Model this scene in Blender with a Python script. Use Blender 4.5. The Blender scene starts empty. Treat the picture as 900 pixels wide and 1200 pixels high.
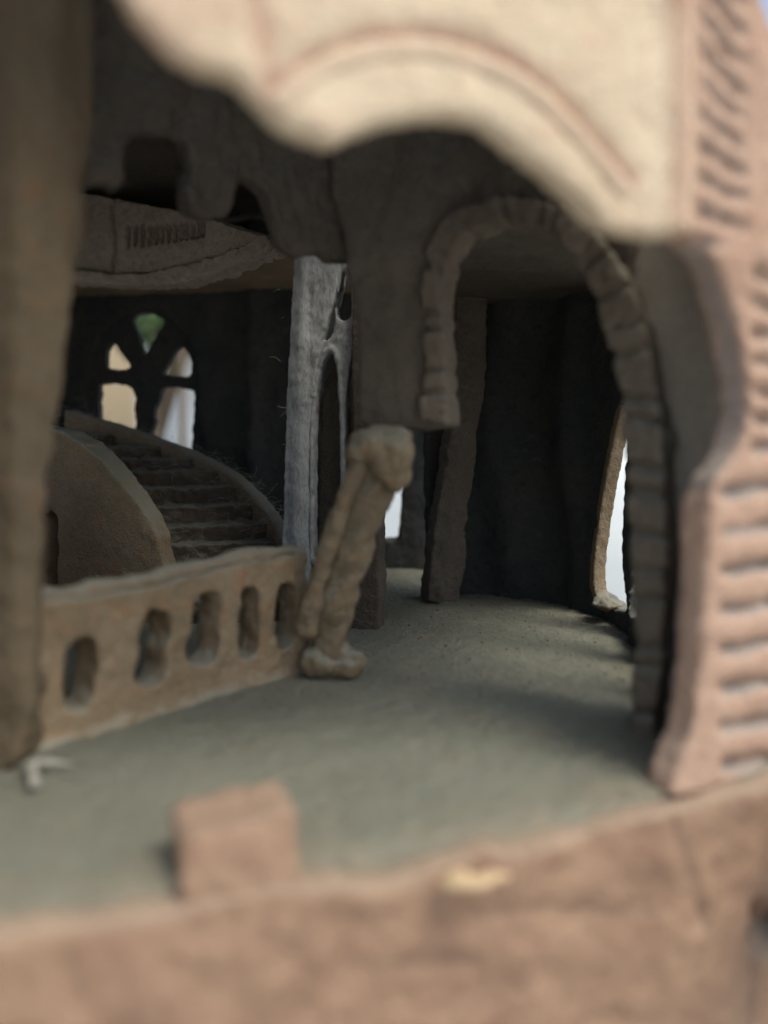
import bpy, bmesh, math, random
from mathutils import Vector, noise
from mathutils.geometry import delaunay_2d_cdt

random.seed(7)
S = 0.1                      # all lengths below are centimetres of the clay model; 1 unit = 10 cm
F, CX, CY = 940.0, 450.0, 600.0
H = 5.5
PITCH = math.radians(4.87)
sc = bpy.context.scene
COL = sc.collection
cp, sp = math.cos(PITCH), math.sin(PITCH)

# ------------------------------------------------------------------ plan geometry
def ray(px, py):
    a, b = (px - CX) / F, -(py - CY) / F
    return Vector((a, cp + b * sp, -sp + b * cp))

def W(px, py, Y):
    d = ray(px, py)
    return Vector((0, 0, H)) + d * (Y / d.y)

def proj(p):
    v = p - Vector((0, 0, H))
    f = v.y * cp - v.z * sp
    u = v.y * sp + v.z * cp
    return CX + F * v.x / f, CY - F * u / f

def on_floor(px, py, z=0.0):
    d = ray(px, py)
    t = (z - H) / d.z
    return Vector((0, 0, H)) + d * t

def cat(pts, n=8):
    out = []
    P = [Vector(p) for p in pts]
    for i in range(len(P) - 1):
        p0, p1, p2, p3 = P[max(i-1, 0)], P[i], P[i+1], P[min(i+2, len(P)-1)]
        for k in range(n):
            t = k / n
            out.append(0.5 * ((2*p1) + (p2-p0)*t + (2*p0-5*p1+4*p2-p3)*t*t + (3*p1-p0-3*p2+p3)*t**3))
    out.append(P[-1])
    return out

class Plan:
    """A wall line on the ground plan, left to right as seen from the front."""
    def __init__(s, pts, smooth=True):
        s.p = cat(pts, 6) if smooth and len(pts) > 2 else [Vector(p) for p in pts]
    @staticmethod
    def at(*q, smooth=True):           # (column, distance) pairs
        return Plan([((a - CX) / F * Y, Y) for a, Y in q], smooth)
    def hit(s, r):
        p = s.p
        i = 0
        while i < len(p) - 2 and r > p[i+1].x / p[i+1].y:
            i += 1
        a, b = p[i], p[i+1]
        t = b - a
        n = Vector((-t.y, t.x))
        if n.y < 0: n = -n
        c = n.dot(a)
        den = n.x * r + n.y
        n.normalize()
        return c / den if abs(den) > 1e-6 else a.y, n
    def pos(s, px, py):
        d = ray(px, py)
        Y, n = s.hit(d.x / d.y)
        return Vector((0, 0, H)) + d * (Y / d.y), Vector((n.x, n.y, 0))

# ------------------------------------------------------------------ materials
MATS = {}
def ramp(nt, stops):
    r = nt.nodes.new('ShaderNodeValToRGB')
    e = r.color_ramp.elements
    while len(e) < len(stops): e.new(0.5)
    for i, (p, c) in enumerate(stops):
        e[i].position = p
        e[i].color = (*c, 1) if isinstance(c, tuple) else (c, c, c, 1)
    return r

def clay(name, c1, c2, c3=None, dust=0.5, dustcol=(.23, .245, .205), grain=1.0, paint=None, rough=.92, streak=False):
    """fired clay: mottled body, darker grime, grains and pits, dust lying on what faces up"""
    if name in MATS: return MATS[name]
    m = bpy.data.materials.new(name); m.use_nodes = True
    nt = m.node_tree; N = nt.nodes; L = nt.links
    b = N['Principled BSDF']; b.inputs['Roughness'].default_value = rough
    b.inputs['Specular IOR Level'].default_value = .25
    tc = N.new('ShaderNodeTexCoord')
    mp = N.new('ShaderNodeMapping'); L.new(tc.outputs['Object'], mp.inputs['Vector'])
    if streak: mp.inputs['Scale'].default_value = (1, 1, .38)
    def nz(scale, det=6, ro=.6, dist=0.0):
        n = N.new('ShaderNodeTexNoise'); n.inputs['Scale'].default_value = scale
        n.inputs['Detail'].default_value = det; n.inputs['Roughness'].default_value = ro
        n.inputs['Distortion'].default_value = dist
        L.new(mp.outputs['Vector'], n.inputs['Vector']); return n
    n1 = nz(4.5, 5, .65, .3); n2 = nz(26, 6, .7); n3 = nz(150, 3, .6)
    r1 = ramp(nt, [(.33, c1), (.66, c2)]); L.new(n1.outputs['Fac'], r1.inputs['Fac'])
    col = r1.outputs['Color']
    def mix(fac, a, bb, bt='MIX'):
        x = N.new('ShaderNodeMix'); x.data_type = 'RGBA'; x.blend_type = bt
        for k, v in ((0, fac), (6, a), (7, bb)):
            if hasattr(v, 'is_linked'): L.new(v, x.inputs[k])
            elif k == 0: x.inputs[0].default_value = v
            else: x.inputs[k].default_value = (*v, 1)
        return x.outputs[2]
    if c3:
        r2 = ramp(nt, [(.55, 0.0), (.72, 1.0)]); L.new(n2.outputs['Fac'], r2.inputs['Fac'])
        col = mix(r2.outputs['Color'], col, c3)
    if paint:
        at = N.new('ShaderNodeAttribute'); at.attribute_name = 'paint'
        mm = N.new('ShaderNodeMath'); mm.operation = 'MULTIPLY_ADD'; mm.use_clamp = True
        L.new(n2.outputs['Fac'], mm.inputs[0]); mm.inputs[1].default_value = .35
        sb = N.new('ShaderNodeMath'); sb.operation = 'SUBTRACT'; L.new(at.outputs['Fac'], sb.inputs[0]); sb.inputs[1].default_value = .17
        L.new(sb.outputs[0], mm.inputs[2])
        col = mix(mm.outputs[0], col, paint)
    rg = ramp(nt, [(.3, (.62, .6, .58)), (.5, (1, 1, 1)), (.75, (1.0, 1.0, 1.0))]); L.new(n3.outputs['Fac'], rg.inputs['Fac'])
    col = mix(.8, col, rg.outputs['Color'], 'MULTIPLY')
    if dust > 0:
        g = N.new('ShaderNodeNewGeometry'); sx = N.new('ShaderNodeSeparateXYZ'); L.new(g.outputs['Normal'], sx.inputs[0])
        ad = N.new('ShaderNodeMath'); ad.operation = 'MULTIPLY_ADD'
        L.new(n2.outputs['Fac'], ad.inputs[0]); ad.inputs[1].default_value = .5; L.new(sx.outputs['Z'], ad.inputs[2])
        mr = N.new('ShaderNodeMapRange'); mr.interpolation_type = 'SMOOTHSTEP'
        mr.inputs[1].default_value = .35; mr.inputs[2].default_value = 1.05; mr.inputs[4].default_value = dust
        L.new(ad.outputs[0], mr.inputs[0])
        col = mix(mr.outputs[0], col, dustcol)
    L.new(col, b.inputs['Base Color'])
    # relief: lumps, then grain, then pits
    vo = N.new('ShaderNodeTexVoronoi'); vo.inputs['Scale'].default_value = 38; L.new(mp.outputs['Vector'], vo.inputs['Vector'])
    vr = ramp(nt, [(.0, 0.0), (.16, 1.0)]); L.new(vo.outputs['Distance'], vr.inputs['Fac'])
    ma = N.new('ShaderNodeMath'); ma.operation = 'MULTIPLY_ADD'; L.new(n3.outputs['Fac'], ma.inputs[0]); ma.inputs[1].default_value = .45
    mb = N.new('ShaderNodeMath'); mb.operation = 'MULTIPLY_ADD'; L.new(n2.outputs['Fac'], mb.inputs[0]); mb.inputs[1].default_value = 1.2
    mc = N.new('ShaderNodeMath'); mc.operation = 'MULTIPLY'; L.new(vr.outputs['Color'], mc.inputs[0]); mc.inputs[1].default_value = .22
    L.new(mc.outputs[0], mb.inputs[2]); L.new(mb.outputs[0], ma.inputs[2])
    bp = N.new('ShaderNodeBump'); bp.inputs['Strength'].default_value = .75 * grain; bp.inputs['Distance'].default_value = .012
    L.new(ma.outputs[0], bp.inputs['Height']); L.new(bp.outputs['Normal'], b.inputs['Normal'])
    MATS[name] = m
    return m

def plain(name, c, rough=.8):
    if name in MATS: return MATS[name]
    m = bpy.data.materials.new(name); m.use_nodes = True
    nt = m.node_tree; b = nt.nodes['Principled BSDF']; b.inputs['Roughness'].default_value = rough
    n = nt.nodes.new('ShaderNodeTexNoise'); n.inputs['Scale'].default_value = 3; n.inputs['Detail'].default_value = 6
    r = ramp(nt, [(.3, tuple(x * .8 for x in c)), (.7, c)])
    nt.links.new(n.outputs['Fac'], r.inputs['Fac']); nt.links.new(r.outputs['Color'], b.inputs['Base Color'])
    MATS[name] = m
    return m

M_CREAM = clay('cream_slip_clay', (.585, .475, .335), (.645, .54, .39), (.58, .43, .315), dust=.1, paint=(.40, .215, .155))
M_PINK = clay('pink_clay', (.40, .26, .185), (.47, .325, .24), (.37, .22, .155), dust=.25, dustcol=(.36, .35, .30), paint=(.20, .205, .20))
M_LEDGE = clay('ledge_clay', (.245, .155, .105), (.335, .22, .145), (.27, .155, .105), grain=.7, dust=.3, dustcol=(.30, .29, .23), paint=(.07, .055, .05))
M_BROWN = clay('brown_clay', (.215, .165, .11), (.275, .215, .145), (.32, .195, .115), dust=.75)
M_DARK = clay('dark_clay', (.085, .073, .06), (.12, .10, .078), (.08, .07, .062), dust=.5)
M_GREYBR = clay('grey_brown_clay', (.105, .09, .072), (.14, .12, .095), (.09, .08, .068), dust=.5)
M_PALE = clay('pale_grey_clay', (.28, .25, .205), (.335, .30, .25), (.245, .215, .18), dust=.3)
M_BAL = clay('balustrade_clay', (.235, .175, .105), (.325, .25, .16), (.38, .19, .09), dust=.85, dustcol=(.30, .30, .24))
M_POST = clay('post_clay', (.14, .11, .07), (.18, .142, .092), (.225, .125, .065), dust=.4)
M_RING = clay('brick_clay', (.135, .113, .087), (.185, .155, .12), (.115, .097, .075), dust=.5)
M_GAL = clay('gallery_clay', (.33, .28, .23), (.40, .345, .285), (.27, .22, .18), dust=.5)
M_BLOCK = clay('block_clay', (.31, .20, .135), (.39, .265, .18), (.27, .16, .105), dust=.15)
M_TAN = clay('tan_clay', (.185, .145, .092), (.245, .195, .128), (.29, .155, .08), dust=.7)
M_STEP = clay('dusty_step_clay', (.075, .064, .05), (.11, .09, .068), (.15, .09, .06), dust=.9, dustcol=(.165, .172, .145))
M_GREY = clay('grey_washed_clay', (.26, .275, .28), (.38, .40, .41), (.16, .14, .115), dust=.3, dustcol=(.4, .42, .42), streak=True, grain=.45)
M_TOWER = clay('tower_clay', (.036, .043, .046), (.066, .065, .060), (.028, .033, .036), dust=.5)  # slight teal: bluish shade of the dark rooms put into the colour
M_FLOOR = clay('dusty_floor', (.225, .237, .185), (.285, .296, .236), (.235, .23, .175), dust=.3, dustcol=(.305, .318, .255), grain=2.4, paint=(.37, .29, .20))
M_WALLT = plain('tan_plaster', (.29, .24, .155)); M_WHITE = plain('white_paint', (.77, .83, .84)); M_STONE = plain('pale_paving', (.55, .54, .50))
M_LEAF = plain('leaf', (.09, .17, .06), .5); M_TWIG = plain('twig', (.12, .09, .06))
M_CRUMB = plain('pale_crumb', (.34, .34, .29)); M_YEL = plain('yellow_flake', (.50, .37, .21)); M_HAIR = plain('web_thread', (.36, .37, .34)); M_GRIT = plain('dark_grit', (.12, .10, .08))

# ------------------------------------------------------------------ object helpers
def link(name, me, mat, parent=None):
    o = bpy.data.objects.new(name, me); COL.objects.link(o)
    if mat: me.materials.append(mat)
    if parent: o.parent = parent
    return o

def tag(o, label=None, cat=None, group=None, kind=None):
    if cat and not kind: kind = 'thing'
    for k, v in (('label', label), ('category', cat), ('group', group), ('kind', kind)):
        if v: o[k] = v
    return o

def thing(name, label, cat, loc=(0, 0, 0), group=None):
    o = bpy.data.objects.new(name, None); COL.objects.link(o)
    o.location = Vector(loc) * S; o.empty_display_size = .05
    bpy.context.view_layer.update()
    return tag(o, label, cat, group)

def solid(name, bm, mat, parent=None, voxel=.1, smooth=4, rough=.05, rscale=1.2, fine=.02, seed=0, paint=None):
    """join what the bmesh holds into one lump of clay: voxel remesh, soften, then hand-made unevenness"""
    me = bpy.data.meshes.new(name)
    for v in bm.verts: v.co *= S
    bm.to_mesh(me); bm.free()
    if voxel:
        t = bpy.data.objects.new('tmp', me); COL.objects.link(t)
        r = t.modifiers.new('r', 'REMESH'); r.mode = 'VOXEL'; r.voxel_size = voxel * S
        if smooth:
            s = t.modifiers.new('s', 'SMOOTH'); s.factor = .5; s.iterations = smooth
        dg = bpy.context.evaluated_depsgraph_get()
        me2 = bpy.data.meshes.new_from_object(t.evaluated_get(dg))
        bpy.data.objects.remove(t); bpy.data.meshes.remove(me); me = me2; me.name = name
    off = Vector((seed * 3.1, seed * 1.7, seed * 2.3))
    nr = [v.normal.copy() for v in me.vertices]
    vals = []
    for v, n in zip(me.vertices, nr):
        p = v.co / S
        if paint: vals.append(paint(*proj(p)))
        d = rough * noise.fractal(p / rscale + off, 1.0, 2.0, 3) + fine * noise.fractal(p / .28 + off, .9, 2.0, 3)
        v.co += n * d * S
    if paint:
        a = me.attributes.new('paint', 'FLOAT', 'POINT'); a.data.foreach_set('value', vals)
    me.polygons.foreach_set('use_smooth', [True] * len(me.polygons))
    o = link(name, me, mat)
    if parent:
        o.parent = parent; o.matrix_parent_inverse = parent.matrix_world.inverted()
    return o

def inside(pt, poly):
    x, y = pt; c = False; j = len(poly) - 1
    for i in range(len(poly)):
        xi, yi = poly[i]; xj, yj = poly[j]
        if (yi > y) != (yj > y) and x < (xj - xi) * (y - yi) / (yj - yi) + xi: c = not c
        j = i
    return c

def dense(poly, step, jit=0.0):
    out = []
    for i, a in enumerate(poly):
        b = poly[(i+1) % len(poly)]
        n = max(1, int(math.hypot(b[0]-a[0], b[1]-a[1]) / step))
        for k in range(n):
            t = k / n
            out.append((a[0] + (b[0]-a[0])*t + random.uniform(-jit, jit), a[1] + (b[1]-a[1])*t + random.uniform(-jit, jit)))
    return out

def curve2(pts, n=5):
    return [(v.x, v.y) for v in cat(pts, n)]

def seg_d(p, poly):
    best = 1e9
    for a, b in zip(poly, poly[1:]):
        dx, dy = b[0]-a[0], b[1]-a[1]
        t = max(0, min(1, ((p[0]-a[0])*dx + (p[1]-a[1])*dy) / (dx*dx + dy*dy + 1e-9)))
        best = min(best, math.hypot(p[0]-a[0]-t*dx, p[1]-a[1]-t*dy))
    return best

def slab(bm, outline, plan, thick, holes=(), step=9, jit=1.0, disp=None, sink=0.0, slope=None):
    """a wall of real thickness on a plan line, cut to an outline; disp raises (+) or carves (-) its face"""
    loops = [dense(outline, step, jit)] + [dense(h, step * .7, jit * .7) for h in holes]
    pts, edges = [], []
    for lp in loops:
        k = len(pts); pts += lp
        edges += [(k + i, k + (i+1) % len(lp)) for i in range(len(lp))]
    xs = [p[0] for p in loops[0]]; ys = [p[1] for p in loops[0]]
    x = min(xs)
    while x < max(xs):
        y = min(ys)
        while y < max(ys):
            q = (x + random.uniform(-.25, .25) * step, y + random.uniform(-.25, .25) * step)
            if inside(q, loops[0]) and not any(inside(q, h) for h in loops[1:]): pts.append(q)
            y += step
        x += step
    vs, es, fs, *_ = delaunay_2d_cdt([Vector(p) for p in pts], edges, [], 0, 1e-4)
    tris = []
    for f in fs:
        c = (sum(vs[i].x for i in f) / 3, sum(vs[i].y for i in f) / 3)
        if inside(c, loops[0]) and not any(inside(c, h) for h in loops[1:]): tris.append(tuple(f))
    fr, bk = [], []
    for v in vs:
        p, n = plan.pos(v.x, v.y)
        if slope: p = p + n * slope(v.x, v.y)
        e = disp(v.x, v.y) if disp else 0
        fr.append(bm.verts.new(p + n * (sink - e))); bk.append(bm.verts.new(p + n * (sink + thick)))
    cnt = {}
    for t in tris:
        for a, b in ((t[0], t[1]), (t[1], t[2]), (t[2], t[0])):
            cnt.setdefault((min(a, b), max(a, b)), []).append((a, b))
        for q, rev in ((fr, False), (bk, True)):
            try: bm.faces.new([q[i] for i in (reversed(t) if rev else t)])
            except ValueError: pass
    for k, l in cnt.items():
        if len(l) == 1:
            a, b = l[0]
            try: bm.faces.new([fr[b], fr[a], bk[a], bk[b]])
            except ValueError: pass
    loose = [v for v in bm.verts if not v.link_faces]
    bmesh.ops.delete(bm, geom=loose, context='VERTS')
    bmesh.ops.recalc_face_normals(bm, faces=bm.faces[:])

def tube(bm, pts, radii, seg=14, squash=1.0):
    P = [Vector(p) for p in pts]
    rings = []
    for i, p in enumerate(P):
        t = (P[min(i+1, len(P)-1)] - P[max(i-1, 0)]).normalized()
        u = t.cross(Vector((0, 1, 0.01))); u = u.normalized() if u.length > 1e-4 else Vector((1, 0, 0))
        w = t.cross(u).normalized()
        rings.append([bm.verts.new(p + (u * math.cos(a) + w * math.sin(a) * squash) * radii[i]) for a in [2*math.pi*k/seg for k in range(seg)]])
    for a, b in zip(rings, rings[1:]):
        for k in range(seg):
            bm.faces.new([a[k], a[(k+1) % seg], b[(k+1) % seg], b[k]])
    for r in (rings[0], rings[-1]):
        bm.faces.new(r)
    bmesh.ops.recalc_face_normals(bm, faces=bm.faces[:])

def ball(bm, c, r, sx=1, sy=1, sz=1):
    res = bmesh.ops.create_icosphere(bm, subdivisions=3, radius=r)
    for v in res['verts']:
        v.co = Vector((v.co.x * sx, v.co.y * sy, v.co.z * sz)) + Vector(c)

def hexa(bm, bottom, top):
    """closed block from two matching loops of points"""
    a = [bm.verts.new(p) for p in bottom]; b = [bm.verts.new(p) for p in top]
    n = len(a)
    bm.faces.new(list(reversed(a))); bm.faces.new(b)
    for i in range(n): bm.faces.new([a[i], a[(i+1) % n], b[(i+1) % n], b[i]])
    bmesh.ops.recalc_face_normals(bm, faces=bm.faces[:])

def box(bm, x0, x1, y0, y1, z0, z1):
    q = lambda z: [(x0, y0, z), (x1, y0, z), (x1, y1, z), (x0, y1, z)]
    hexa(bm, q(z0), q(z1))

def smooth01(a, b, x):
    t = max(0, min(1, (x - a) / (b - a))); return t * t * (3 - 2 * t)

# ================================================================== outer wall, front
P_FACE = Plan([(-9, 7.2), (-4.3, 8.9), (0, 10.45), (4.2, 12.0), (5.2, 12.4), (5.9, 12.8), (6.8, 13.4)])
P_LEDGE = Plan([(-9, 7.1), (-4.3, 8.75), (0, 10.25), (4.2, 11.85), (5.2, 12.2), (6.0, 12.6), (7.0, 13.2)])

groove = curve2([(322, 112), (345, 86), (372, 66), (420, 48), (470, 41), (530, 46), (585, 66), (640, 105), (690, 158), (735, 210)], 4)
ridge = [(285, -80), (300, 0), (322, 112)]
vline = [(797, -90), (799, 100), (797, 290)]
def face_disp(x, y):
    e = -.16 * math.exp(-(seg_d((x, y), groove) / 11) ** 2)
    e -= .09 * math.exp(-(seg_d((x, y), ridge) / 12) ** 2)
    e += .14 * math.exp(-((seg_d((x, y), vline)) / 14) ** 2)
    return e
def face_paint(x, y):
    g = .75 * math.exp(-(seg_d((x, y), groove) / 13) ** 2) + .42 * math.exp(-(seg_d((x, y), ridge) / 14) ** 2)
    g += .55 * math.exp(-((x - 799) / 15) ** 2)
    g += .2 * smooth01(830, 870, x) + .3 * (1 - smooth01(170, 330, x)) + .25 * max(0, noise.noise(Vector((x / 70, y / 50, 2))))
    return min(1, g)
facade = thing('facade', 'cream clay house front with a curved groove and a scalloped lower edge', 'facade', (0, 10.4, 7.5))
bm = bmesh.new()
low = curve2([(-190, 1180), (-170, 700), (-150, 470), (-115, 320), (-70, 190), (-40, 40), (10, -64), (70, -72), (118, -44), (150, -4), (182, 40), (226, 72), (275, 84), (302, 108), (328, 136), (362, 154), (394, 164), (420, 152), (470, 138), (520, 134), (556, 138), (590, 156), (630, 190), (668, 220), (694, 244), (718, 268), (760, 274), (804, 276)], 4)
slab(bm, low + [(812, 278), (812, -330), (-420, -330), (-420, 1180)], P_FACE, .5, step=10, disp=face_disp)
solid('front_wall', bm, M_CREAM, facade, voxel=.11, smooth=3, rough=.06, paint=face_paint)
bm = bmesh.new()
for (a, b) in ((0, len(groove)),):
    rim = [P_FACE.pos(x + 2, y + 17)[0] for x, y in groove]
    rim = [p + P_FACE.pos(x, y)[1] * .13 for p, (x, y) in zip(rim, groove)]
    tube(bm, rim, [.19] * len(rim), 10)
solid('hood_moulding', bm, M_CREAM, facade, voxel=.09, smooth=2, rough=.03, paint=lambda x, y: .2)
# corner brickwork, on the right of the opening
open_edge = curve2([(811, 278), (824, 284), (846, 312), (866, 370), (880, 440), (882, 490), (868, 528), (846, 560), (836, 600), (831, 660), (828, 730), (823, 790), (816, 840), (804, 884), (792, 915), (788, 936)], 4)
def course(x, y):
    y = y + 5 * noise.noise(Vector((x / 25, y / 25, 7)))
    """brick courses slanting on the upper corner, lying level lower down"""
    if y < 300: v = (y - (x - 812) * (1.2 - .85 * smooth01(40, 300, y))) / 40.0
    elif y < 500: v = 300 / 40.0 + (y - 300 - (x - 880) * .3) / 34.0
    else: v = 300 / 40.0 + 200 / 34.0 + (y - 500 + 4 * math.sin(x / 14)) / 46.0
    return abs((v % 1.0) - .5) * 2          # 1 on the joint
def brick_disp(x, y):
    if x < 814 and y < 300: return .02
    if y < 290: edge = smooth01(816, 826, x) * (1 - smooth01(872, 884, x))
    elif y < 545: edge = smooth01(880, 890, x)
    else: edge = smooth01(842, 852, x)
    return -(.28 if y < 500 else .26) * edge * smooth01(.35 if y < 500 else .55, .9, course(x, y))
def brick_paint(x, y):
    e = -.55 * brick_disp(x, y) / .36 * (1.75 if y > 500 else 1)
    if 285 < y < 575: e += .6 * math.exp(-(seg_d((x + 22, y), open_edge) / 14) ** 4)
    return max(0, min(1, e))
bm = bmesh.new()
right_edge = [(884, -150), (892, -40), (902, 6), (914, 40), (945, 140), (985, 400), (990, 890)]
slab(bm, [(811, -330), (860, -330)] + right_edge[:1] + right_edge[1:] + [(990, 897), (860, 920), (788, 936)] + list(reversed(open_edge))[1:], P_FACE, .62, step=6, disp=brick_disp, sink=.02)
solid('corner_brickwork', bm, M_PINK, facade, voxel=.085, smooth=2, rough=.07, paint=brick_paint)

# ledge below the opening
lip = [(-140, 1130), (0, 1096), (60, 1088), (110, 1082), (200, 1070), (260, 1052), (330, 1040), (400, 1036), (450, 1044), (500, 1022), (540, 1010), (575, 992), (590, 1004), (640, 990), (700, 972), (760, 958), (800, 946), (860, 928), (960, 905), (1020, 890)]
cracks = [[(788, 962), (800, 990), (806, 1020), (822, 1050)], [(820, 1062), (828, 1085)], [(560, 1070), (640, 1062), (760, 1068)], [(470, 1130), (560, 1122)], [(884, 1110), (880, 1200)]]
def ledge_disp(x, y):
    e = .1 * noise.noise(Vector((x / 55, y / 38, 3))) + .05 * noise.noise(Vector((x / 18, y / 14, 8)))
    for c in cracks: e -= .13 * math.exp(-(seg_d((x, y), c) / 6) ** 2)
    e -= .9 * math.exp(-(math.hypot((x - 901) / 15, (y - 1086) / 26)) ** 4)
    return e
def ledge_paint(x, y):
    g = .35 * math.exp(-(min(seg_d((x, y), c) for c in cracks) / 6) ** 2)
    return min(1, g + math.exp(-(math.hypot((x - 901) / 14, (y - 1086) / 25)) ** 4))  # shade inside the hole painted into the colour; cracks darkened too
bm = bmesh.new()
slab(bm, lip + [(1020, 1420), (-140, 1420)], P_LEDGE, 1.0, step=11, jit=2.5, disp=ledge_disp)
ledge = solid('ledge_wall', bm, M_LEDGE, voxel=.1, smooth=4, rough=.08, rscale=1.1, fine=.02, paint=ledge_paint)
tag(ledge, 'rough pinkish clay outer wall below the opening, its ragged top edge ending the dusty floor', 'wall')

# the block standing on the ledge
dirx = Vector((4.3, 1.5, 0)).normalized(); diry = Vector((-dirx.y, dirx.x, 0))
a = W(212, 1074, 9.45)
base = [a + Vector((0, 0, -.35)), a + dirx * 1.48 + Vector((0, 0, -.3)), a + dirx * 1.45 + diry * 1.0, a + diry * 1.0]
hgt = [1.0, 1.14, 1.18, 1.06]
bm = bmesh.new()
hexa(bm, base, [p * 1 + Vector((0, 0, h + (0.3 if i < 2 else 0))) for i, (p, h) in enumerate(zip(base, hgt))])
blk = solid('ledge_block', bm, M_BLOCK, voxel=.07, smooth=5, rough=.06, rscale=.6, fine=.03, paint=lambda x, y: 0)
tag(blk, 'small pink clay block standing up on the near ledge, out of focus', 'block')

# yellow flake and white crumb
bm = bmesh.new()
c = W(546, 1034, 10.28)
ball(bm, c, .30, 1.25, .5, .28); ball(bm, c + Vector((.36, .13, .0)), .2, 1.4, .6, .35); ball(bm, c + Vector((-.1, 0, .08)), .16, 1.0, .7, .6)
tag(solid('yellow_flake', bm, M_YEL, voxel=.05, smooth=2, rough=.05, rscale=.4), 'yellow chipped flake on the ragged edge of the ledge', 'flake')
bm = bmesh.new()
c0 = on_floor(38, 920, .12)
p1 = on_floor(34, 896, .15); p2 = on_floor(88, 897, .12)
tube(bm, [c0, (c0 + p1) / 2 + Vector((.03, 0, .05)), p1, p1 + Vector((.1, .02, .02)), (p1 + p2) / 2 + Vector((0, 0, .04)), p2], [.10, .10, .09, .08, .06, .04], 8)
tag(solid('pale_crumb', bm, M_CRUMB, voxel=.035, smooth=2, rough=.03, rscale=.2), 'bent pale crumb lying on the floor at the foot of the left post', 'crumb')

# ================================================================== floor, roof, closing walls
bm = bmesh.new()
edge = [P_LEDGE.pos(x, y)[0] for x, y in ((-140, 1130), (0, 1090), (200, 1060), (400, 1030), (600, 990), (800, 940), (930, 915))]
N = 90
def plan_front(x):
    for a, b in zip(P_LEDGE.p, P_LEDGE.p[1:]):
        if a.x <= x <= b.x: return a.y + (b.y - a.y) * (x - a.x) / (b.x - a.x)
    return 7.2
rows = []
for i in range(111):
    x = -18 + i * .24
    y0 = plan_front(max(x, -9)) + .35
    rows.append([bm.verts.new((x, y0 + (40 - y0) * (k / 130), 0)) for k in range(131)])
for a, b in zip(rows, rows[1:]):
    for k in range(130): bm.faces.new([a[k], b[k], b[k+1], a[k+1]])
for v in bm.verts:
    p = v.co
    v.co.z = .05 * noise.fractal(p / 1.6, 1, 2, 3) + .032 * noise.fractal(p / .4, .8, 2, 4) - .02
    if p.y > 26: v.co.z += .05 * noise.noise(p / .5)
res = bmesh.ops.extrude_face_region(bm, geom=bm.faces[:])
for g in res['geom']:
    if isinstance(g, bmesh.types.BMVert): g.co.z = -.8
bmesh.ops.recalc_face_normals(bm, faces=bm.faces[:])
def floor_paint(x, y):
    ly = 1000
    for a, b in zip(lip, lip[1:]):
        if a[0] <= x <= b[0]: ly = a[1] + (b[1] - a[1]) * (x - a[0]) / (b[0] - a[0])
    return max(0, .75 * (1 - smooth01(0, 95, ly - y)) + .34 * noise.noise(Vector((x / 46, y / 18, 4))) * smooth01(660, 760, y) + .25 * noise.noise(Vector((x / 14, y / 7, 9))) * smooth01(690, 720, y))
tag(solid('floor', bm, M_FLOOR, voxel=0, rough=0, fine=0, paint=floor_paint), 'floor under thick grey green dust between the ledge and the dark walls', 'floor', kind='structure')

bm = bmesh.new(); rp = [(-19, 4.2), (-9, 7.5), (-4.3, 9.2), (0, 10.75), (4.2, 12.3), (5.2, 12.9), (5.9, 14.5), (7.0, 17.5), (8.0, 22), (8.3, 28), (8.3, 41), (-19, 41)]
zb, zt = 15.4, 16.3
v0 = [bm.verts.new((x, y, zb)) for x, y in rp]; v1 = [bm.verts.new((x, y, zt)) for x, y in rp]
h = [(-.2, 19.0), (3.2, 19.0), (3.2, 22.5), (-.2, 22.5)]           # opening added in the unseen roof so sun reaches the grey column
h0 = [bm.verts.new((x, y, zb)) for x, y in h]; h1 = [bm.verts.new((x, y, zt)) for x, y in h]
for vv, hh in ((v0, h0), (v1, h1)):
    bmesh.ops.triangle_fill(bm, use_beauty=True, edges=[bm.edges.new((q[i], q[(i+1) % len(q)])) for q in (vv, hh) for i in range(len(q))])
for a_, b_ in ((v0, v1), (h0, h1)):
    for i in range(len(a_)): bm.faces.new([a_[i], a_[(i+1) % len(a_)], b_[(i+1) % len(a_)], b_[i]])
bmesh.ops.recalc_face_normals(bm, faces=bm.faces[:])
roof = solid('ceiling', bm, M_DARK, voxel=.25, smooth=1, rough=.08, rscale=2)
tag(roof, 'dark clay ceiling closing the rooms', 'ceiling', kind='structure')
bm = bmesh.new()
A, B = Vector((-9.4, 6.6, 0)), Vector((-18.4, 38.5, 0)); O = Vector((-.9, -.25, 0))
def wl(t0, t1, z0, z1):
    p, q = A.lerp(B, t0), A.lerp(B, t1)
    up = lambda v, z: v + Vector((0, 0, z))
    hexa(bm, [up(p, z0), up(q, z0), up(q + O, z0), up(p + O, z0)], [up(p, z1), up(q, z1), up(q + O, z1), up(p + O, z1)])
wl(0, .40, -.8, 15.6); wl(.56, .64, -.8, 15.6); wl(.76, 1, -.8, 15.6)
for t0, t1 in ((.39, .57), (.63, .77)): wl(t0, t1, -.8, 4.5); wl(t0, t1, 11.2, 15.6)  # gaps between the wall pieces, added to bring light into the hall
tag(solid('wall_left', bm, M_DARK, voxel=.2, smooth=1), 'dark clay side wall of the hall with two tall openings added for light, mostly hidden', 'wall', kind='structure')

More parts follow.
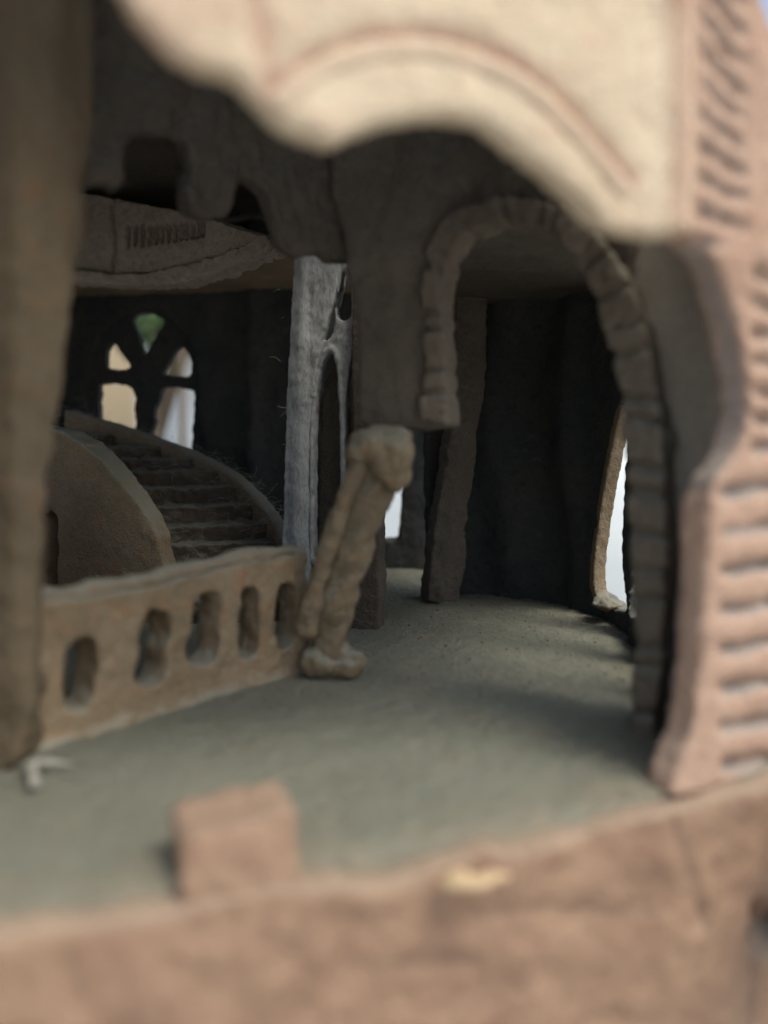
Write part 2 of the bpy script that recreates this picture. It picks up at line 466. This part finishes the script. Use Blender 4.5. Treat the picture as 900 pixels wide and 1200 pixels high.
# ================================================================== left post
P_POST = Plan.at((-200, 13.8), (-60, 13.2), (20, 13.1), (80, 13.5), (110, 14.2))
bm = bmesh.new()
po = curve2([(112, -140), (110, 100), (104, 200), (98, 290), (84, 390), (70, 490), (58, 580), (50, 650), (46, 700), (45, 755), (40, 815), (33, 862), (22, 890), (8, 908), (-10, 916)], 4)
slab(bm, po + [(-70, 935), (-80, 500), (-70, -140)], P_POST, 1.3, step=12, disp=lambda x, y: .12 * math.exp(-((x - 20) / 12) ** 2) - .1 * math.exp(-((x - 62 + (y - 300) * .09) / 9) ** 2))
tag(solid('corner_post', bm, M_POST, voxel=.1, smooth=5, rough=.1, rscale=1.0, fine=.03), 'thick tan brown post out of focus at the left end of the balustrade', 'post')

# ================================================================== balustrade
P_BAL = Plan.at((-20, 13.6), (40, 14.25), (180, 16.2), (290, 18.1), (368, 19.4))
bal = thing('balustrade', 'low clay balustrade pierced by five tall holes, ending at the twisted pillar', 'balustrade', (-4, 16, 0))
top = curve2([(20, 706), (60, 704), (110, 698), (160, 690), (210, 678), (255, 666), (300, 656), (345, 650), (358, 660)], 4)
bot = curve2([(362, 792), (330, 802), (270, 820), (200, 842), (130, 866), (60, 888), (20, 896)], 4)
def keyhole(x0, x1, y0, y1, lean=0.0, waist=.0):
    out = []
    cx, w, h = (x0 + x1) / 2, (x1 - x0) / 2, y1 - y0
    for k in range(28):
        t = 2 * math.pi * k / 28
        u = math.copysign(abs(math.cos(t)) ** .6, math.cos(t)); v = math.copysign(abs(math.sin(t)) ** .75, math.sin(t))
        wd = w * (1 - waist * math.exp(-((v - .05) / .25) ** 2))
        out.append((cx + u * wd - lean * v, (y0 + y1) / 2 + v * h / 2))
    return out
hl = [keyhole(73, 113, 747, 832, 4), keyhole(156, 198, 716, 804, 6, .28), keyhole(219, 258, 694, 779, 4, .15), keyhole(278, 303, 688, 770, 1), keyhole(320, 346, 682, 758, 1)]
bm = bmesh.new()
def bal_disp(x, y):
    e = .1 * math.exp(-((x - 215) / 400) ** 2)
    e += .16 * smooth01(.0, 1, (y - (895 - (x - 20) * .30)) / 22 + 1)
    return e
slab(bm, top + bot, P_BAL, .75, hl, step=6, jit=.8, disp=bal_disp)
solid('pierced_panel', bm, M_BAL, bal, voxel=.055, smooth=3, rough=.06, rscale=.7, fine=.035)
bm = bmesh.new()
cop = [P_BAL.pos(x, y + 3)[0] + P_BAL.pos(x, y)[1] * .35 for x, y in top[1:]]
tube(bm, cop, [.29 * (1 + .14 * math.sin(i * .9)) for i in range(len(cop))], 12, .7)
ball(bm, cop[-1] + Vector((-.1, 0, .1)), .36)
solid('coping', bm, M_BAL, bal, voxel=.055, smooth=3, rough=.05, rscale=.6, fine=.02)

# ================================================================== twisted pillar
pil = thing('twisted_pillar', 'leaning twisted clay pillar with a knobbly head and foot, at the end of the balustrade', 'pillar', (-1.2, 19, 0))
def path(q, Y0, Y1):
    n = len(q) - 1
    return [W(x, y, Y0 + (Y1 - Y0) * i / n) for i, (x, y) in enumerate(q)]
bm = bmesh.new()
q = curve2([(386, 772), (388, 735), (399, 690), (413, 650), (427, 610), (441, 570), (450, 540)], 6)
P = path(q, 18.9, 18.3)
tube(bm, P, [.40 + .05 * math.sin(i * .75) for i in range(len(P))], 16)
n = len(P)
for ph in (0, 2.1, 4.2):
    tw = [p + Vector((.27 * math.cos(ph + i * .23), .27 * math.sin(ph + i * .23), 0)) for i, p in enumerate(P)]
    tube(bm, tw, [.21] * n, 8)
solid('twisted_shaft', bm, M_TAN, pil, voxel=.055, smooth=3, rough=.06, rscale=.6, fine=.035, seed=2)
bm = bmesh.new()
q = curve2([(360, 744), (367, 698), (381, 654), (396, 611), (411, 570), (424, 540)], 6)
P = path(q, 18.5, 18.1)
tube(bm, P, [.24 + .04 * math.sin(i * .5) for i in range(len(P))], 12)
solid('side_strand', bm, M_TAN, pil, voxel=.055, smooth=3, rough=.07, rscale=.5, fine=.03, seed=3)
bm = bmesh.new()
ball(bm, W(436, 524, 18.1), .54, 1.0, 1, .8); ball(bm, W(458, 536, 18.0), .55, .95, 1, 1.1); ball(bm, W(422, 530, 18.0), .34); ball(bm, W(466, 556, 17.9), .34, .9, .9, 1.3); ball(bm, W(446, 512, 18.3), .42, 1.6, 1, .6)
solid('knobbly_head', bm, M_TAN, pil, voxel=.055, smooth=3, rough=.12, rscale=.5, fine=.04, seed=4)
bm = bmesh.new()
ball(bm, W(378, 776, 18.8), .60, 1.0, 1, .75); ball(bm, W(406, 779, 18.7), .45, 1.05, .9, .75); ball(bm, W(366, 776, 18.6), .34, .9, .9, .9); ball(bm, W(388, 766, 18.9), .5)
solid('foot', bm, M_TAN, pil, voxel=.055, smooth=3, rough=.10, rscale=.5, fine=.05, seed=5)

# ================================================================== brick arch and the walls it joins
P_ARCH = Plan.at((380, 19.0), (440, 18.7), (527, 18.4), (640, 16.7), (745, 15.2), (800, 14.5))
arch = thing('brick_arch', 'dark clay horseshoe arch edged with rough bricks, opening to the round room', 'arch', (3, 17, 0))
inner = curve2([(526, 500), (524, 450), (521, 400), (519, 350), (526, 305), (546, 274), (582, 262), (628, 268), (664, 292), (690, 330), (710, 385), (724, 440), (733, 510), (738, 600), (741, 700), (744, 780), (738, 862)], 4)
outer = curve2([(494, 496), (496, 450), (499, 400), (497, 340), (503, 288), (524, 255), (572, 234), (628, 232), (682, 258), (726, 310), (754, 375), (768, 440), (778, 520), (782, 610), (780, 700), (776, 780), (764, 868)], 4)
bm = bmesh.new()
wall_l = [(416, 496), (419, 430), (414, 350), (404, 290), (386, 225), (380, 20), (745, 20), (745, 240)]
right_in = [(x + 14, y) for x, y in inner]
mid = [((a[0] + b[0]) / 2, (a[1] + b[1]) / 2) for a, b in zip(inner, outer)]
slab(bm, list(reversed(wall_l)) + [(440, 503), (526, 500)] + mid[2:-1] + [(758, 868), (770, 780), (776, 640), (772, 520), (762, 440), (750, 378), (728, 320)], P_ARCH, .8, step=9, disp=lambda x, y: .1 * math.exp(-((x - 470) / 22) ** 2) * (1 if y > 260 else .3), sink=.15)
solid('spandrel_wall', bm, M_GREYBR, arch, voxel=.09, smooth=4, rough=.12, rscale=.9, fine=.03, seed=6)
bm = bmesh.new()
# ring of bricks, measured along the arch
L = [0]
ip = [P_ARCH.pos(*p)[0] for p in inner]; op = [P_ARCH.pos(*p)[0] for p in outer]
mp_ = [(a + b) / 2 for a, b in zip(ip, op)]
for a, b in zip(mp_, mp_[1:]): L.append(L[-1] + (b - a).length)
def along(lst, s):
    for i in range(len(L) - 1):
        if s <= L[i+1]: return lst[i].lerp(lst[i+1], (s - L[i]) / (L[i+1] - L[i] + 1e-9))
    return lst[-1].copy()
nb = 27
s = 0.0
for k in range(nb):
    w = L[-1] / nb * (1 + random.uniform(-.12, .12))
    g_ = .07 + .035 * smooth01(.45, .75, k / nb); jt = lambda q: (q + .22 * math.sin(q * 2.7) * (0 < q < nb)) * L[-1] / nb; s0, s1 = jt(k) + g_, jt(k + 1) - g_
    if k == nb - 1: s1 = L[-1]
    j = [Vector((random.uniform(-.035, .035), random.uniform(-.035, .035), random.uniform(-.03, .03))) for _ in range(4)]
    pr = random.uniform(-.04, .06)
    fl = [along(ip, s0) + j[0], along(ip, s1) + j[1], along(op, s1) + j[2], along(op, s0) + j[3]]
    nn = Vector((.40, .91, 0))
    hexa(bm, [p - nn * (.16 + pr) for p in fl], [p + nn * .85 for p in fl])
core = [ip[i].lerp(op[i], .5) for i in range(len(ip))]
for a, b in ((i, i + 1) for i in range(len(ip) - 1)):
    q = lambda i, t, d: ip[i].lerp(op[i], t) + Vector((.40, .91, 0)) * d
    hexa(bm, [q(a, .05, .04), q(b, .05, .04), q(b, .95, .04), q(a, .95, .04)], [q(a, .05, .8), q(b, .05, .8), q(b, .95, .8), q(a, .95, .8)])
solid('brick_ring', bm, M_RING, arch, voxel=.055, smooth=5, rough=.07, rscale=.5, fine=.03, seed=7)

# curved return wall between arch and house front
P_RET = Plan.at((735, 15.75), (790, 15.3), (830, 14.6), (870, 14.1), (905, 14.0))
bm = bmesh.new()
slab(bm, [(738, 0), (846, -40), (866, 300), (900, 400), (905, 880), (768, 880), (774, 760), (778, 640), (772, 520), (758, 420), (738, 340)], P_RET, .8, step=12)
tag(solid('return_wall', bm, M_PALE, voxel=.1, smooth=4, rough=.08, fine=.02), 'smooth curved grey brown wall between the brick arch and the right edge of the opening', 'wall')

# ================================================================== cusped arch above the balustrade
P_CUSP = Plan.at((20, 14.4), (180, 16.3), (290, 18.0), (420, 19.6))
bm = bmesh.new()
cusp = [(20, 250), (100, 222), (126, 212), (142, 222), (144, 204), (147, 178), (158, 160), (184, 152), (212, 160), (226, 184), (224, 208), (222, 236), (238, 252), (264, 256), (275, 246), (272, 226), (280, 212), (296, 210), (312, 226), (322, 250), (326, 276), (336, 294), (352, 302), (364, 300), (380, 297), (398, 306), (420, 308)]
slab(bm, curve2(cusp, 3) + [(432, 300), (432, 30), (400, 10), (20, -20)], P_CUSP, .42, [], step=6, jit=1.2, disp=lambda x, y: .14 * noise.noise(Vector((x / 38, y / 30, 1))) + .1 * noise.noise(Vector((x / 16, y / 16, 5))))
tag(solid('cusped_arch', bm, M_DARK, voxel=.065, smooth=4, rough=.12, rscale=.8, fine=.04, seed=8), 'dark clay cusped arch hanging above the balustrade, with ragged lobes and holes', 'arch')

# ================================================================== tracery screen with the grey column
P_SCR = Plan.at((300, 24.6), (450, 23.6), smooth=False)
scr = thing('tracery_screen', 'pale grey streaked column with a thin pointed tracery beside it, behind the twisted pillar', 'column', (-2.6, 24.2, 0))
bm = bmesh.new()
colo = [(352, 150), (346, 245), (344, 300), (340, 380), (336, 460), (333, 540), (331, 620), (329, 735), (362, 735), (361, 640), (361, 560), (364, 480), (372, 420), (382, 380), (392, 345), (396, 312), (398, 245), (398, 150)]
slab(bm, curve2(colo, 2), P_SCR, .9, step=4, jit=.6, disp=lambda x, y: .10 * math.exp(-((x - 352 + (y - 480) * .03) / 9) ** 2) - .06 * math.exp(-((x - 362) / 2.2) ** 2) - .04 * math.exp(-((x - 337) / 2) ** 2))
solid('column', bm, M_GREY, scr, voxel=.05, smooth=3, rough=.05, rscale=1.2, fine=.012, seed=9)
bm = bmesh.new()
tro = curve2([(396, 300), (410, 318), (417, 350), (418, 385), (412, 410), (405, 450), (403, 520), (405, 660), (361, 660), (361, 560), (362, 490), (367, 430), (374, 385), (386, 335), (396, 300)], 2)[:-1]
lancet = curve2([(366, 656), (366, 560), (367, 490), (371, 445), (379, 420), (387, 411), (392, 428), (395, 462), (397, 520), (399, 656)], 2)
tear1 = curve2([(376, 398), (377, 378), (386, 352), (394, 332), (391, 362), (389, 388), (382, 398), (376, 398)], 2)[:-1]
tear2 = curve2([(400, 314), (407, 332), (411, 356), (409, 370), (400, 375), (393, 368), (393, 346), (400, 314)], 2)[:-1]
slab(bm, tro, P_SCR, .4, [lancet, tear1, tear2], step=2.5, jit=.3, sink=.12, disp=lambda x, y: .08 * math.exp(-(seg_d((x, y), lancet) - 3) ** 2 / 4))
solid('tracery', bm, M_GREY, scr, voxel=.04, smooth=2, rough=.03, rscale=.4, fine=.015, seed=10)
bm = bmesh.new()
slab(bm, [(412, 300), (446, 300), (445, 742), (414, 742)], P_SCR, .8, step=8, sink=-.1)
solid('door_post', bm, M_DARK, scr, voxel=.07, smooth=3, rough=.05, fine=.03, seed=11)
bm = bmesh.new()
slab(bm, curve2([(362, 735), (364, 560), (368, 470), (384, 425), (400, 470), (416, 560), (416, 735)], 3), P_SCR, .3, step=8, sink=.75)
solid('infill_panel', bm, M_DARK, scr, voxel=.07, smooth=2, rough=.05, fine=.03, seed=12)

# ================================================================== back wall with the traceried window
P_BACK = Plan.at((-20, 37.5), (290, 36), (560, 35), smooth=False)
bwall = thing('back_wall', 'dark clay far wall of the hall holding a five light window', 'wall', (-8, 36, 0))
bm = bmesh.new()
winhole = curve2([(104, 512), (104, 450), (110, 410), (130, 380), (170, 356), (208, 382), (226, 412), (232, 450), (230, 545), (160, 545), (104, 530)], 3)
slot = [(440, 500), (474, 496), (476, 510), (470, 580), (466, 632), (438, 632)]
slab(bm, [(-40, 262), (580, 255), (580, 690), (-40, 690)], P_BACK, .9, [winhole, slot], step=12, disp=lambda x, y: .35 * smooth01(285, 291, x) - .2 * smooth01(291, 320, x) + .12 * noise.noise(Vector((x / 40, y / 90, 2))))
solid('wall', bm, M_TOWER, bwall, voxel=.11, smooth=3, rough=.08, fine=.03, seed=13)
wo = [(98, 520), (98, 448), (105, 406), (127, 374), (170, 348), (212, 376), (232, 408), (238, 450), (237, 552), (160, 552), (98, 536)]
panes = [curve2([(153, 376), (158, 368), (172, 366), (186, 371), (190, 377), (182, 390), (174, 404), (168, 416), (164, 408), (160, 392), (153, 376)], 2)[:-1],
         curve2([(122, 430), (122, 412), (130, 401), (136, 408), (144, 420), (151, 430), (136, 433)], 2),
         curve2([(187, 438), (196, 424), (209, 405), (218, 412), (222, 428), (220, 440), (204, 440)], 2),
         [(114, 450), (126, 448), (148, 451), (154, 457), (157, 466), (155, 480), (157, 494), (154, 508), (152, 520), (113, 502)],
         [(188, 454), (206, 453), (226, 458), (225, 480), (222, 534), (176, 520), (176, 506), (179, 494), (178, 480), (184, 470)]]
bm = bmesh.new()
slab(bm, curve2(wo, 3), P_BACK, .45, panes, step=4.5, jit=.5, sink=.2)
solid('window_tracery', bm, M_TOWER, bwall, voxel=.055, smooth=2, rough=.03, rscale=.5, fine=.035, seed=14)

# ================================================================== round room behind the arch
P_TOW = Plan.at((500, 28.6), (560, 29.0), (620, 28.2), (680, 26.3), (720, 24.4), (756, 22.0), (790, 19.2), (820, 16.8))
slit_l = [(729, 474), (721, 505), (713, 545), (705, 590), (699, 635), (696, 670), (698, 695), (708, 712)]
tow = thing('round_room_wall', 'very dark rippled wall behind the brick arch, with a bright slit window', 'wall', (4, 27, 0))
slit = curve2([(729, 474), (721, 505), (713, 545), (705, 590), (699, 635), (696, 670), (698, 695), (708, 712)], 3) + curve2([(733, 716), (729, 680), (727, 640), (729, 590), (733, 540), (738, 474)], 3)
def tow_disp(x, y):
    return .26 * math.sin(x / 15 + .8 * math.sin(y / 60)) * smooth01(520, 560, x) * (1 - smooth01(660, 690, x)) + .15 * math.exp(-((y - 560) / 40) ** 2) * smooth01(600, 640, x) * (1 - smooth01(660, 690, x))
bm = bmesh.new()
slab(bm, [(500, 200), (818, 200), (818, 860), (780, 790), (740, 765), (700, 745), (600, 722), (500, 718)], P_TOW, .34, [slit, [(747, 300), (774, 300), (776, 728), (748, 722)], [(784, 300), (812, 300), (812, 770), (786, 745)]], step=6, jit=.6, disp=tow_disp)  # last two holes are added openings, hidden by the ring, letting light in
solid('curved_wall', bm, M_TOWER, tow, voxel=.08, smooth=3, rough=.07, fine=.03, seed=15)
bm = bmesh.new()
slab(bm, curve2([(x - 4, y) for x, y in slit_l], 3) + curve2([(x + 1.5, y) for x, y in reversed(slit_l)], 3), P_TOW, .46, step=2.5, jit=.15, sink=-.05)
solid('slit_jamb', bm, M_TAN, tow, voxel=.045, smooth=5, rough=.03, rscale=.9, fine=.012, seed=23)
bm = bmesh.new()
ball(bm, W(712, 708, 24.6), .42, 1.2, 1.2, .35); ball(bm, W(704, 704, 24.9), .25, 1, 1, .6)
solid('broken_sill', bm, M_TAN, tow, voxel=.05, smooth=2, rough=.1, rscale=.4, fine=.05, seed=16)
bm = bmesh.new()
slab(bm, curve2([(536, 240), (534, 430), (526, 520), (512, 600), (502, 690), (506, 706), (540, 702), (548, 620), (560, 520), (570, 430), (572, 240)], 3), Plan.at((480, 27.2), (600, 28.0), smooth=False), .9, step=6, disp=lambda x, y: .15 * math.exp(-((x - 535 + (y - 560) * .13) / 10) ** 2))
pi2 = solid('doorway_jamb', bm, M_GREYBR, voxel=.07, smooth=3, rough=.08, rscale=.7, fine=.04, seed=17)
tag(pi2, 'leaning brown door jamb against the dark round wall, right of the hidden far doorway', 'jamb')
# ceiling of the round room
bm = bmesh.new()
pts = [Vector((1.0, 19.5, 10.4)), Vector((5.2, 15.6, 10.4)), Vector((7.5, 17, 10.4)), Vector((8.2, 22, 10.4)), Vector((7.0, 27, 10.4)), Vector((4.5, 29.6, 10.4)), Vector((1.0, 29.8, 10.4))]
hexa(bm, pts, [p + Vector((0, 0, .8)) for p in pts])
tag(solid('room_ceiling', bm, M_GREYBR, voxel=.12, smooth=2, rough=.08), 'low clay ceiling of the round room behind the brick arch', 'ceiling', kind='structure')

# ================================================================== upper gallery
gal = thing('gallery', 'curved clay gallery with a row of short slots, high behind the cusped arch', 'gallery', (-9, 30, 11))
P_GAL = Plan.at((20, 33.5), (110, 32.2), (200, 30.6), (270, 28.2), (330, 25.8))
def gal_disp(x, y):
    e = 0
    for k in range(13):
        xx = 150 + k * 8.4 - k * k * .10
        yy = 277 - k * .8
        hh = 15 - k * .4
        if abs(x - xx) < 4: e -= .4 * math.exp(-((x - xx) / 1.9) ** 4) * (1 - smooth01(hh - 4, hh, abs(y - yy)))
    e -= .25 * math.exp(-((x - 133 - 1.5 * math.sin(y / 14)) / 2) ** 2)
    return e
bm = bmesh.new()
slab(bm, curve2([(20, 226), (106, 228), (140, 234), (190, 243), (236, 254), (300, 274), (330, 280)], 3) + curve2([(330, 292), (296, 300), (262, 308), (236, 314), (200, 318), (150, 320), (90, 318), (20, 312)], 3), P_GAL, .8, step=2.0, jit=.15, disp=gal_disp)
solid('parapet', bm, M_GAL, gal, voxel=.04, smooth=1, rough=.05, fine=.03, seed=18)
bm = bmesh.new()
slab(bm, curve2([(20, 316), (100, 318), (160, 322), (215, 312), (250, 304), (290, 288), (312, 276), (322, 280)], 3) + curve2([(322, 290), (300, 304), (262, 320), (220, 332), (180, 336), (120, 334), (20, 326)], 3), P_GAL, .9, step=4, jit=.8, sink=-.22)
solid('lip', bm, M_GAL, gal, voxel=.06, smooth=2, rough=.08, rscale=.6, fine=.05, seed=19)
bm = bmesh.new()
under = [P_GAL.pos(x, y)[0] for x, y in ((20, 322), (110, 326), (200, 324), (262, 312), (326, 290))]
fr = [Vector((p.x, p.y + .3, 12.0)) for p in under] + [Vector((3, 25, 12.0)), Vector((3, 37.2, 12.0)), Vector((-18, 37.8, 12.0))]
zz = [p.z for p in under]
fr = [Vector((p.x, p.y, zz[i] + .15 if i < 5 else (11.9 if i < 6 else 12.0))) for i, p in enumerate(fr)]
hexa(bm, fr, [Vector((p.x, p.y, p.z + .5)) for p in fr])
solid('underside', bm, M_BROWN, gal, voxel=.12, smooth=2, rough=.08, fine=.03, seed=20)

# ================================================================== staircase
st = thing('staircase', 'dusty curved clay staircase climbing left in the hall beyond the balustrade', 'staircase', (-7, 27, 0))
inn = curve2([(205, 720), (194, 670), (184, 630), (168, 601), (145, 571), (118, 539), (97, 522), (72, 508), (48, 498)], 4)
out = curve2([(345, 690), (330, 642), (318, 616), (298, 591), (276, 567), (248, 549), (206, 529), (150, 509), (72, 484)], 4)
n = len(inn); ns = 10
IN = [W(x, y, 24.0 + 7.0 * (i / (n - 1))) for i, (x, y) in enumerate(inn)]
OUT = [W(x, y, 25.0 + 8.6 * (i / (n - 1))) for i, (x, y) in enumerate(out)]
def lp(lst, t):
    f = t * (n - 1); i = min(int(f), n - 2); return lst[i].lerp(lst[i+1], f - i)
for k in range(ns):
    t0, t1 = k / ns, (k + 1) / ns
    a0, a1, b0, b1 = lp(IN, t0), lp(IN, t1 + .02), lp(OUT, t0), lp(OUT, t1 + .02)
    zt = (lp(IN, t0 + .06).z + lp(OUT, t0 + .06).z) / 2 - .42
    bm = bmesh.new()
    e = (b0 - a0) * .06
    loop = [a0 - e, b0 + e, b1 + e, a1 - e]
    hexa(bm, [Vector((p.x, p.y, max(-.3, zt - 2.0))) for p in loop], [Vector((p.x, p.y, zt)) for p in loop])
    solid('step', bm, M_STEP, st, voxel=.065, smooth=3, rough=.10, rscale=.6, fine=.06, seed=30 + k)
bm = bmesh.new()
rail = [(p + Vector((0, .1, .05))) for p in OUT]
for a, b in zip(rail, rail[1:]):
    o = Vector((.42, .25, 0)); d = Vector((0, 0, -2.2))
    u = Vector((0, 0, .12)); hexa(bm, [a + d, b + d, b + d + o, a + d + o], [a + u, b + u, b + o + u, a + o + u])
solid('outer_parapet', bm, M_BROWN, st, voxel=.07, smooth=6, rough=.05, rscale=1.2, fine=.02, seed=21)
bm = bmesh.new()
P_STR = Plan([((40 - CX) / F * 26.5, 26.5), ((110 - CX) / F * 25.0, 25.0), ((196 - CX) / F * 24.2, 24.2), ((230 - CX) / F * 24.6, 24.6)])
so = curve2([(30, 496), (66, 504), (92, 518), (118, 538), (145, 569), (168, 600), (184, 630), (192, 662), (196, 695), (199, 740)], 3)
door = [(50, 608), (58, 598), (66, 606), (67, 640), (66, 690), (64, 735), (48, 735)]
slab(bm, so + [(30, 745)], P_STR, .9, [door], step=6, jit=.8)
solid('inner_wall', bm, M_BAL, st, voxel=.065, smooth=5, rough=.06, rscale=1.4, fine=.02, seed=22)

# ================================================================== dust: webs and grit
bm = bmesh.new()
rnd = random.Random(4)
def hair(p, ln, r=.0035):
    d = Vector((rnd.uniform(-1, 1), rnd.uniform(-.5, .5), rnd.uniform(-.1, .45))).normalized()
    q = [p]
    for k in range(4):
        d = (d + Vector((rnd.uniform(-.5, .5), rnd.uniform(-.5, .5), rnd.uniform(-.6, .35)))).normalized()
        q.append(q[-1] + d * ln / 4)
    tube(bm, q, [r] * 5, 4)
for k in range(330):
    t = rnd.random()
    p = lp(OUT, t) + Vector((rnd.uniform(-.1, .4), 0, .3)) if rnd.random() < .45 else lp(IN, t).lerp(lp(OUT, t), rnd.random()) + Vector((0, 0, rnd.uniform(-.2, .1)))
    hair(p, rnd.uniform(.3, .9))
for k in range(8):
    hair(P_SCR.pos(rnd.uniform(328, 336), rnd.uniform(330, 600))[0], rnd.uniform(.2, .5), .005)
for k in range(10):
    hair(W(rnd.uniform(313, 330), rnd.uniform(585, 610), 25.5), rnd.uniform(.3, .6), .004)
tag(solid('dust_threads', bm, M_HAIR, voxel=0, rough=0, fine=0), 'fine grey web threads and fluff on the staircase and grey column', 'cobweb', kind='stuff')
bm = bmesh.new()
for k in range(330):
    px = rnd.uniform(60, 760); py = rnd.uniform(706, 900)
    p = on_floor(px, py)
    if rnd.random() < .5: p = on_floor(rnd.uniform(470, 745), rnd.uniform(690, 800))
    r = rnd.choice((.010, .014, .018, .024)) * rnd.uniform(.7, 1.2) * (1 if p.y > 16 else .8)
    res = bmesh.ops.create_icosphere(bm, subdivisions=1, radius=r)
    ax = rnd.uniform(.7, 2.2); 
    for v in res['verts']:
        v.co = Vector((v.co.x * ax, v.co.y, v.co.z * .6)) + Vector((rnd.uniform(-.3, .3) * r,) * 3) + p + Vector((0, 0, .02))
tag(solid('grit', bm, M_GRIT, voxel=0, rough=0, fine=0), 'dark clay grit scattered over the dusty floor', 'grit', kind='stuff')

# ================================================================== outside, seen through the windows
bm = bmesh.new()
bmesh.ops.create_grid(bm, x_segments=40, y_segments=40, size=3000)
for v in bm.verts: v.co.z = -40
tag(solid('ground', bm, M_STONE, voxel=0, rough=0, fine=0), 'pale paving far below the clay house', 'paving', kind='structure')
bm = bmesh.new(); box(bm, -140, -47, 150, 156, -40, 30)
tag(solid('plastered_wall', bm, M_WALLT, voxel=0, rough=0, fine=0), 'tan plastered wall outside, blurred behind the left panes of the far window', 'wall')
bm = bmesh.new(); box(bm, -40, 110, 130, 134, -40, 30)
tag(solid('white_wall', bm, M_WHITE, voxel=0, rough=0, fine=0), 'white painted garden wall outside, bright through the slit and the right panes', 'wall')
bm = bmesh.new(); box(bm, -29.9, -29.2, 118, 118.7, -40, 40)
tag(solid('garden_post', bm, M_TWIG, voxel=0, rough=0, fine=0), 'thin dark post outside, crossing the lower right pane of the far window', 'post')
bush = thing('bush', 'green leafy bush outside, showing through the top pane of the far window', 'bush', (-34, 125, -40))
bm = bmesh.new()
for k in range(900):
    c = Vector((-35.5 + rnd.gauss(0, 5), 122 + rnd.gauss(0, 3), 28.5 + rnd.gauss(0, 4)))
    u = Vector((rnd.uniform(-1, 1), rnd.uniform(-1, 1), rnd.uniform(-1, 1))).normalized() * 1.5
    w = u.orthogonal().normalized() * .7
    bm.faces.new([bm.verts.new(c - u), bm.verts.new(c + w), bm.verts.new(c + u), bm.verts.new(c - w)])
solid('foliage', bm, M_LEAF, bush, voxel=0, rough=0, fine=0)
bm = bmesh.new()
tube(bm, [(-35, 123, -40), (-36, 123, 0), (-34, 122, 24)], [2, 1.5, .8], 8)
for k in range(7):
    e = Vector((-35 + rnd.uniform(-14, 14), 122 + rnd.uniform(-3, 3), 25 + rnd.uniform(-3, 8)))
    tube(bm, [(-35, 123, 5 + k * 2), e.lerp(Vector((-35, 123, 15)), .4), e], [.8, .5, .2], 6)
solid('stems', bm, M_TWIG, bush, voxel=0, rough=0, fine=0)

# ================================================================== light, camera
w = bpy.data.worlds.new('World'); sc.world = w; w.use_nodes = True
nt = w.node_tree; bg = nt.nodes['Background']
EL, AZ = math.radians(58), math.radians(130)       # hazy sun, in front of the house and to the right
sky = nt.nodes.new('ShaderNodeTexSky'); sky.sky_type = 'NISHITA'; sky.sun_disc = False
sky.sun_elevation = EL; sky.sun_rotation = AZ; sky.dust_density = 3; sky.air_density = 1
hs = nt.nodes.new('ShaderNodeHueSaturation'); hs.inputs['Saturation'].default_value = .7
nt.links.new(sky.outputs['Color'], hs.inputs['Color']); nt.links.new(hs.outputs['Color'], bg.inputs['Color'])
bg.inputs['Strength'].default_value = .15
su = bpy.data.lights.new('sun', 'SUN'); su.energy = 1.5; su.angle = math.radians(22); su.color = (1, .92, .78)
so_ = bpy.data.objects.new('sun', su); COL.objects.link(so_)
to = Vector((math.sin(AZ) * math.cos(EL), math.cos(AZ) * math.cos(EL), math.sin(EL)))
so_.rotation_euler = to.to_track_quat('Z', 'Y').to_euler(); so_.location = (0, -2, 5)
cam = bpy.data.cameras.new('camera'); co = bpy.data.objects.new('camera', cam); COL.objects.link(co)
co.location = (0, 0, H * S); co.rotation_euler = (math.pi / 2 - PITCH, 0, 0)
cam.sensor_fit = 'VERTICAL'; cam.sensor_height = 24; cam.lens = 24 * F / 1200
cam.clip_start = .01; cam.clip_end = 2000
cam.dof.use_dof = True; cam.dof.focus_distance = 25.5 * S
cam.dof.aperture_fstop = (cam.lens / 1000) / (.44 * S)
sc.camera = co
sc.view_settings.view_transform = 'Standard'; sc.view_settings.look = 'None'
sc.view_settings.exposure = .65; sc.view_settings.gamma = 1
sc.cycles.use_denoising = True
sc.cycles.max_bounces = 10; sc.cycles.diffuse_bounces = 6
sc.cycles.sample_clamp_indirect = 6
